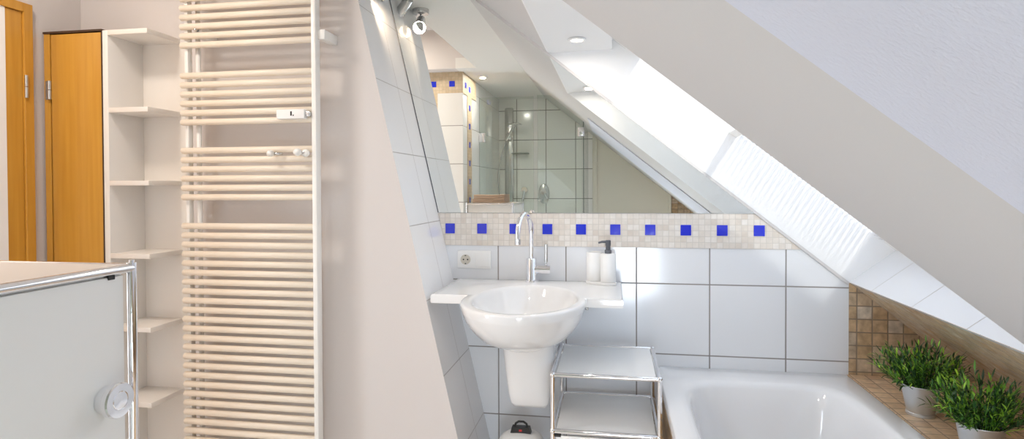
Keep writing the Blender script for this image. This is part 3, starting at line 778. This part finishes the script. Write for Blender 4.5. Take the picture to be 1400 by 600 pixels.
# ---- pedal bin
bc = (-.372, 2.38)
pb = empty('pedal_bin', (bc[0], bc[1], 0), 'small white pedal bin with black handle under the wash basin', 'bin')
bm = bmesh.new(); lathe(bm, [(.085, 0), (.088, .01), (.088, .27), (.001, .272)], (bc[0], bc[1], 0), n=40); obj('bin_body', bm, m_panel, pb, auto=40)
bm = bmesh.new(); lathe(bm, [(.090, .272), (.092, .276), (.091, .285), (.084, .298), (.066, .310), (.040, .318), (.001, .321)], (bc[0], bc[1], 0), n=40); ld = obj('lid', bm, m_panel, pb, auto=40)
bm = bmesh.new(); prism_xz(bm, [(bc[0] - .042, .318), (bc[0] + .042, .318), (bc[0] + .036, .342), (bc[0] - .036, .342)], bc[1] - .018, bc[1] + .010)
tube(bm, [(bc[0] - .026, bc[1], .338), (bc[0] - .022, bc[1], .352), (bc[0] - .010, bc[1], .360), (bc[0] + .010, bc[1], .360), (bc[0] + .022, bc[1], .352), (bc[0] + .026, bc[1], .338)], .0045, 10)
h_ = obj('handle', bm, m_black, pb, auto=40)
bm = bmesh.new(); bx(bm, bc[0] - .006, bc[0] + .006, bc[1] - .020, bc[1] - .0175, .326, .334, 0, .001); obj('handle_badge', bm, m_red, h_)

# ---- bathtub
def tub():
    rt = empty('bathtub', (.56, 1.75, 0), 'white enamel bathtub with broad rim under the roof slope, brown tiled apron', 'bathtub')
    x0, x1, y0, y1 = .184, .9335, .90, 2.5985; cx, cy_ = (x0 + x1) / 2, (y0 + y1) / 2
    bm = bmesh.new(); rings = []; N_ = 96
    def sup(hx, hy, e, ox=0., oy=0.):
        out = []
        for k in range(N_):
            a = 2 * PI * (k + .5) / N_; c, s_ = math.cos(a), math.sin(a)
            out.append((cx + ox + hx * math.copysign(abs(c) ** (2 / e), c), cy_ + oy + hy * math.copysign(abs(s_) ** (2 / e), s_)))
        return out
    hx, hy = (x1 - x0) / 2, (y1 - y0) / 2
    def R(p, z): rings.append([bm.verts.new((min(max(x, x0), x1), min(max(y, y0), y1), z)) for x, y in p])
    R(sup(hx, hy, 60), .508); R(sup(hx, hy, 60), .543); R(sup(hx - .0015, hy - .0015, 60), .547); R(sup(hx - .005, hy - .005, 60), .5485)
    R(sup(hx - .05, hy - .10, 9), .550)
    R(sup(hx - .066, hy - .150, 7), .549); R(sup(hx - .074, hy - .160, 6.4), .5455); R(sup(hx - .081, hy - .168, 6), .538); R(sup(hx - .086, hy - .175, 5.8), .525)
    R(sup(hx - .095, hy - .190, 5.2), .47); R(sup(hx - .11, hy - .22, 4.6), .36); R(sup(hx - .13, hy - .26, 4.2), .24); R(sup(hx - .155, hy - .30, 3.8), .185)
    R(sup(hx - .20, hy - .36, 3.4), .165); R(sup(hx - .30, hy - .6, 3), .160); R(sup(.02, .05, 2), .158)
    for i in range(len(rings) - 1):
        for k in range(N_): bm.faces.new((rings[i][k], rings[i][(k + 1) % N_], rings[i + 1][(k + 1) % N_], rings[i + 1][k]))
    bm.faces.new(rings[-1])
    obj('tub_shell', bm, m_enamel, rt, auto=50)
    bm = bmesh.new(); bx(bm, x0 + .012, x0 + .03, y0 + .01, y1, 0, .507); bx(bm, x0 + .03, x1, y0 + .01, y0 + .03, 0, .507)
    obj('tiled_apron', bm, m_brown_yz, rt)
tub()

# ---- potted plants
def plant(loc, seed, label):
    rnd = random.Random(seed); x, y, z = loc
    rt = empty('potted_plant', loc, label, 'plant', 'zinc potted grass plants on the ledge')
    bm = bmesh.new()
    lathe(bm, [(.001, 0), (.041, 0), (.0425, .002), (.0425, .010), (.0405, .012), (.041, .014), (.050, .060), (.0565, .098), (.0578, .101), (.0572, .103), (.0550, .100), (.052, .085), (.001, .083)], loc, n=44)
    obj('pot', bm, m_pot, rt, auto=35)
    bm = bmesh.new(); lathe(bm, [(.001, .0835), (.050, .0835), (.0515, .088), (.001, .090)], loc, n=28); obj('soil', bm, m_soil, rt)
    bm = bmesh.new()
    def leaf(p, d, L, w, nrm):
        d = d.normalized(); s = d.cross(nrm)
        if s.length < 1e-3: s = d.cross(Vector((1, .3, 0)))
        s.normalize(); u = s.cross(d).normalized()
        droop = rnd.uniform(-.12, .30)
        c = [p, p + d * L * .35 + u * L * .05, p + d * L * .7 + u * L * .02 - Vector((0, 0, L * droop * .35)), p + d * L - Vector((0, 0, L * droop))]
        ws = [.18, 1., .75, .02]
        rows = []
        for q, k in zip(c, ws): rows.append((bm.verts.new(q - s * w * k), bm.verts.new(q + u * w * .25 * k), bm.verts.new(q + s * w * k)))
        for i in range(3):
            for j in range(2): bm.faces.new((rows[i][j], rows[i][j + 1], rows[i + 1][j + 1], rows[i + 1][j]))
    ns = 135
    for k in range(ns):
        r0_ = .046 * math.sqrt(rnd.random()); a = rnd.uniform(0, 2 * PI)
        base = Vector((x + r0_ * math.cos(a), y + r0_ * math.sin(a), z + .088))
        tilt = (r0_ / .046) ** 1.0 * rnd.uniform(.55, 1.25) ; a2 = a + rnd.uniform(-.35, .35)
        ln = rnd.uniform(.085, .142)
        if tilt > .9: ln *= .85
        dr_ = Vector((math.sin(tilt) * math.cos(a2), math.sin(tilt) * math.sin(a2), math.cos(tilt)))
        for _ in range(8):
            tip = base + dr_ * (ln + .02)
            if tip.z > H + S * pz_(tip.x / S) - .012: ln *= .9
        pts = []
        for i in range(6):
            t = i / 5; pts.append(base + dr_ * ln * t + Vector((0, 0, .012 * t * t)) * (1 - tilt))
        tube(bm, pts, [.0011, .001, .0009, .0008, .0006, .0003], 4, caps=False)
        nl = rnd.randint(9, 13)
        for i in range(nl):
            t = .22 + .78 * i / (nl - 1); p = base + dr_ * ln * t + Vector((0, 0, .012 * t * t)) * (1 - tilt)
            az = rnd.uniform(0, 2 * PI); side = dr_.orthogonal().normalized(); side.rotate(Matrix.Rotation(az, 3, dr_))
            op = rnd.uniform(.35, .95) if i < nl - 1 else .1
            d = dr_ * math.cos(op) + side * math.sin(op)
            leaf(p, d, rnd.uniform(.020, .036), rnd.uniform(.0022, .0036), Vector((0, 0, 1)))
    obj('foliage', bm, m_leaf, rt, smooth=True)
plant((1.010, 2.180, zL), 3, 'grassy green plant in zinc pot nearer the back wall, farther of the two')
plant((1.005, 1.842, zL), 8, 'grassy green plant in zinc pot farther from the back wall, nearer the viewer')

# ---- socket and blank switch
sk = empty('wall_socket', (-.615, 2.6, .99), 'white double plate with power socket and rocker switch beside the basin', 'socket')
bm = bmesh.new(); bx(bm, -.692, -.538, YB - .010, YB - .0005, .951, 1.030, 0, .003); obj('cover_plate', bm, m_plast, sk, auto=40)
bm = bmesh.new(); lathe(bm, [(.0225, 0), (.0225, -.0030), (.0200, -.0030), (.0195, -.0005), (.001, -.0005)], (-.654, YB - .0102, .9905), axis='Y', n=32); s1 = obj('socket_insert', bm, m_sock, sk, auto=40)
bm = bmesh.new()
for dx_ in (-.0095, .0095): tube(bm, [(-.654 + dx_, YB - .0105, .9905), (-.654 + dx_, YB - .0112, .9905)], .0034, 10)
for dz in (-.018, .018): bx(bm, -.657, -.651, YB - .0138, YB - .0100, .9905 + dz - .002, .9905 + dz + .002)
obj('socket_contacts', bm, m_black, s1)
bm = bmesh.new(); bx(bm, -.6085, -.5455, YB - .0125, YB - .0095, .9595, 1.0215, 0, .0015); obj('rocker', bm, m_plast, sk, auto=40)

# ---- lamps
def downlight(loc, label, power, r=.036):
    t = empty('ceiling_downlight', loc, label, 'lamp', 'round recessed downlights')
    bm = bmesh.new(); lathe(bm, [(r * .66, -.001), (r * .70, -.006), (r * .95, -.0055), (r, -.001), (r * .9, -.0003)], loc, n=32); obj('trim_ring', bm, m_plast, t, auto=40)
    bm = bmesh.new(); lathe(bm, [(.001, -.0030), (r * .64, -.0030), (r * .64, -.0008), (.001, -.0008)], loc, n=28); obj('lens', bm, m_bulbw, t)
    a = area('lens_light', Vector((0, 0, -.012)), r * 1.2, power, (1., .92, .84), parent=t)
downlight(Vector((-.055 * S, .915 * S, zS0 + .0005)), 'recessed downlight in the window shaft soffit, farther one near the mirror', .8)
downlight(Vector((-.055 * S, .64 * S, zS0 + .0005)), 'recessed downlight in the window shaft soffit, seen only in the mirror', .8)
downlight(Vector((-.405 * S, .16 * S, zC)), 'recessed downlight in the flat ceiling by the shower, seen in mirror', 4)
def spot(base, aim, label, power):
    t = empty('ceiling_spotlight', base, label, 'lamp', 'chrome ceiling spots')
    bm = bmesh.new(); lathe(bm, [(.001, 0), (.042, 0), (.042, -.020), (.040, -.023), (.001, -.023)], base, n=32); obj('base', bm, m_chrome2, t, auto=40)
    b = Vector(base); j = b + Vector((0, 0, -.06)); bm = bmesh.new(); tube(bm, [b + Vector((0, 0, -.022)), j], .005, 10); obj('stem', bm, m_chrome2, t, smooth=True)
    d = Vector(aim).normalized(); bm = bmesh.new()
    tube(bm, [j - d * .032, j - d * .030, j + d * .0, j + d * .05, j + d * .066, j + d * .062, j + d * .045, j + d * .0], [.010, .020, .0235, .0245, .0285, .026, .021, .018], 28); hd = obj('lamp_head', bm, m_chrome2, t, auto=40)
    bm = bmesh.new(); tube(bm, [j + d * .050, j + d * .056, j + d * .060], [.0205, .0205, .014], 24); obj('bulb', bm, m_bulb, hd)
    l = bpy.data.lights.new('spot_light', 'SPOT'); l.energy = power; l.spot_size = math.radians(100); l.spot_blend = .8; l.color = (1., .78, .55); l.shadow_soft_size = .03
    o = bpy.data.objects.new('spot_light', l); COL.objects.link(o); o.parent = t
    o.location = j + d * .075 - b; o.rotation_euler = (-d).to_track_quat('Z', 'Y').to_euler()
spot(Vector((-.372 * S, .870 * S, zC)), (.15, .75, -.62), 'chrome ceiling spot seen lit in the mirror, fully visible one', 7)
spot(Vector((-.369 * S, .962 * S, zC + .018)), (-.7, -.5, -.5), 'chrome ceiling spot cut off by the top edge beside the niche wall', 3)
# unseen fill lamp added over the cabinet area to brighten the room
cl = empty('ceiling_fill_lamp', (-1.75, 1.25, 2.52), 'added round fill lamp over the door area, outside the picture', 'lamp')
bm = bmesh.new(); lathe(bm, [(.15, 0), (.16, -.01), (.15, -.03)], (-1.75, 1.25, 2.52), n=40); obj('lamp_base', bm, m_plast, cl, auto=40)
area('ceiling_fill_light', (0, 0, -.04), .28, 9, (1., .90, .80), parent=cl)

# ---- shower
sh = empty('shower_enclosure', (-.9, -.2, 0), 'frameless glass shower enclosure with hinged door, seen in the mirror', 'shower')
yG = .03 * S
def pane_seg(name, a, b, z0=.03, z1=1.98 + .12):
    bm = bmesh.new(); a = Vector(a); b = Vector(b); d = (b - a).normalized(); n_ = Vector((-d.y, d.x)) * .004
    p = [a - n_, b - n_, b + n_, a + n_]
    lo = [bm.verts.new((q.x, q.y, z0)) for q in p]; hi = [bm.verts.new((q.x, q.y, z1)) for q in p]
    bm.faces.new(lo[::-1]); bm.faces.new(hi)
    for i in range(4):
        f = bm.faces.new((lo[i], lo[(i + 1) % 4], hi[(i + 1) % 4], hi[i])); f.material_index = 1 if i in (1, 3) else 0
    return obj(name, bm, [m_shglass, m_seal], sh)
hx_, hy_ = -.098 * S, yG - .05
pane_seg('fixed_panel', (xC + .006, yG), (-.262 * S, yG))
dang = math.radians(17); dl = .40
dr2 = pane_seg('shower_door', (hx_ - math.cos(dang) * dl, hy_ + math.sin(dang) * dl), (hx_ - .01, hy_))
pane_seg('return_panel', (hx_, hy_), (hx_, YF + .004))
def clamp(x, y, z, parent=sh, nm='glass_clamp'):
    bm = bmesh.new(); bx(bm, x - .028, x + .028, y - .012, y + .012, z - .04, z + .04, 0, .003); obj(nm, bm, m_chrome, parent, auto=40)
clamp(xC + .030, yG, 1.75); clamp(xC + .030, yG, .4); clamp(hx_ - .02, hy_ + .005, 1.79); clamp(hx_ - .02, hy_ + .005, .4)
# shower column
bar = empty('shower_column', (-1.06, YF + .04, 1.2), 'grey shower column with hand shower and hose, seen in the mirror', 'shower fitting')
yW = YF + .001
bm = bmesh.new(); bx(bm, -1.100, -1.010, yW, yW + .035, 1.02, 2.13, 0, .015); obj('column', bm, m_chrome2, bar, auto=40)
hj = Vector((-1.045, yW + .09, 1.84)); bm = bmesh.new(); bx(bm, hj.x - .02, hj.x + .02, yW + .035, yW + .09, 1.80, 1.86, 0, .006); obj('slider', bm, m_chrome, bar, auto=40)
hd_ = Vector((-.96, yW + .20, 1.945)); bm = bmesh.new(); tube(bm, [hj + Vector((-.03, 0, -.05)), hj, hj + (hd_ - hj) * .7, hd_], [.012, .014, .014, .02], 14)
lathe(bm, [(.001, .012), (.035, .014), (.068, .0), (.068, -.014), (.001, -.016)], hd_, n=32); obj('hand_shower', bm, m_chrome, bar, auto=40)
bm = bmesh.new(); pts = [hj + Vector((-.03, 0, -.05))]
for k in range(1, 15):
    t = k / 14; pts.append(hj + Vector((-.03 - .08 * math.sin(PI * t * .9), .02 * math.sin(PI * t), -.05 - .75 * t)))
tube(bm, pts, .007, 8); obj('hose', bm, m_chrome2, bar, smooth=True)
o = box('glass_shelf', -1.02, -.85, yW, yW + .10, 1.655, 1.665, m_seal, bev=.002); tag(o, 'thin dark glass shelf on the shower wall, seen in the mirror', 'shelf')
ct = empty('shower_mixer', (-.70, YF, 1.25), 'chrome oval shower mixer plate with lever, seen in the mirror', 'shower fitting')
bm = bmesh.new(); lathe(bm, [(.001, .012), (.062, .012), (.068, .006), (.068, 0)], (-.70, yW, 1.25), axis='Y', n=40, sx=.85, sy=1.5); obj('mixer_plate', bm, m_chrome2, ct, auto=40)
bm = bmesh.new(); tube(bm, [(-.70, yW + .01, 1.27), (-.70, yW + .06, 1.27)], .03, 24); tube(bm, [(-.70, yW + .05, 1.27), (-.66, yW + .055, 1.20)], [.01, .007], 12); obj('mixer_lever', bm, m_chrome, ct, auto=40)
bm = bmesh.new(); tube(bm, [(-.74, yW + .01, 1.19), (-.74, yW + .055, 1.19), (-.76, yW + .06, 1.19)], .018, 16); obj('diverter', bm, m_chrome, ct, auto=40)
h2 = empty('hose_outlet', (-.90, YF, 1.26), 'small chrome hand shower holder on the shower wall, seen in the mirror', 'shower fitting')
bm = bmesh.new(); lathe(bm, [(.001, .03), (.03, .03), (.036, .02), (.036, 0)], (-.90, yW, 1.29), axis='Y', n=28); obj('holder_rosette', bm, m_chrome, h2, auto=40)
bm = bmesh.new(); tube(bm, [(-.90, yW + .03, 1.28), (-.905, yW + .045, 1.23), (-.915, yW + .045, 1.17)], [.012, .014, .01], 12); obj('holder_arm', bm, m_chrome, h2, auto=40)
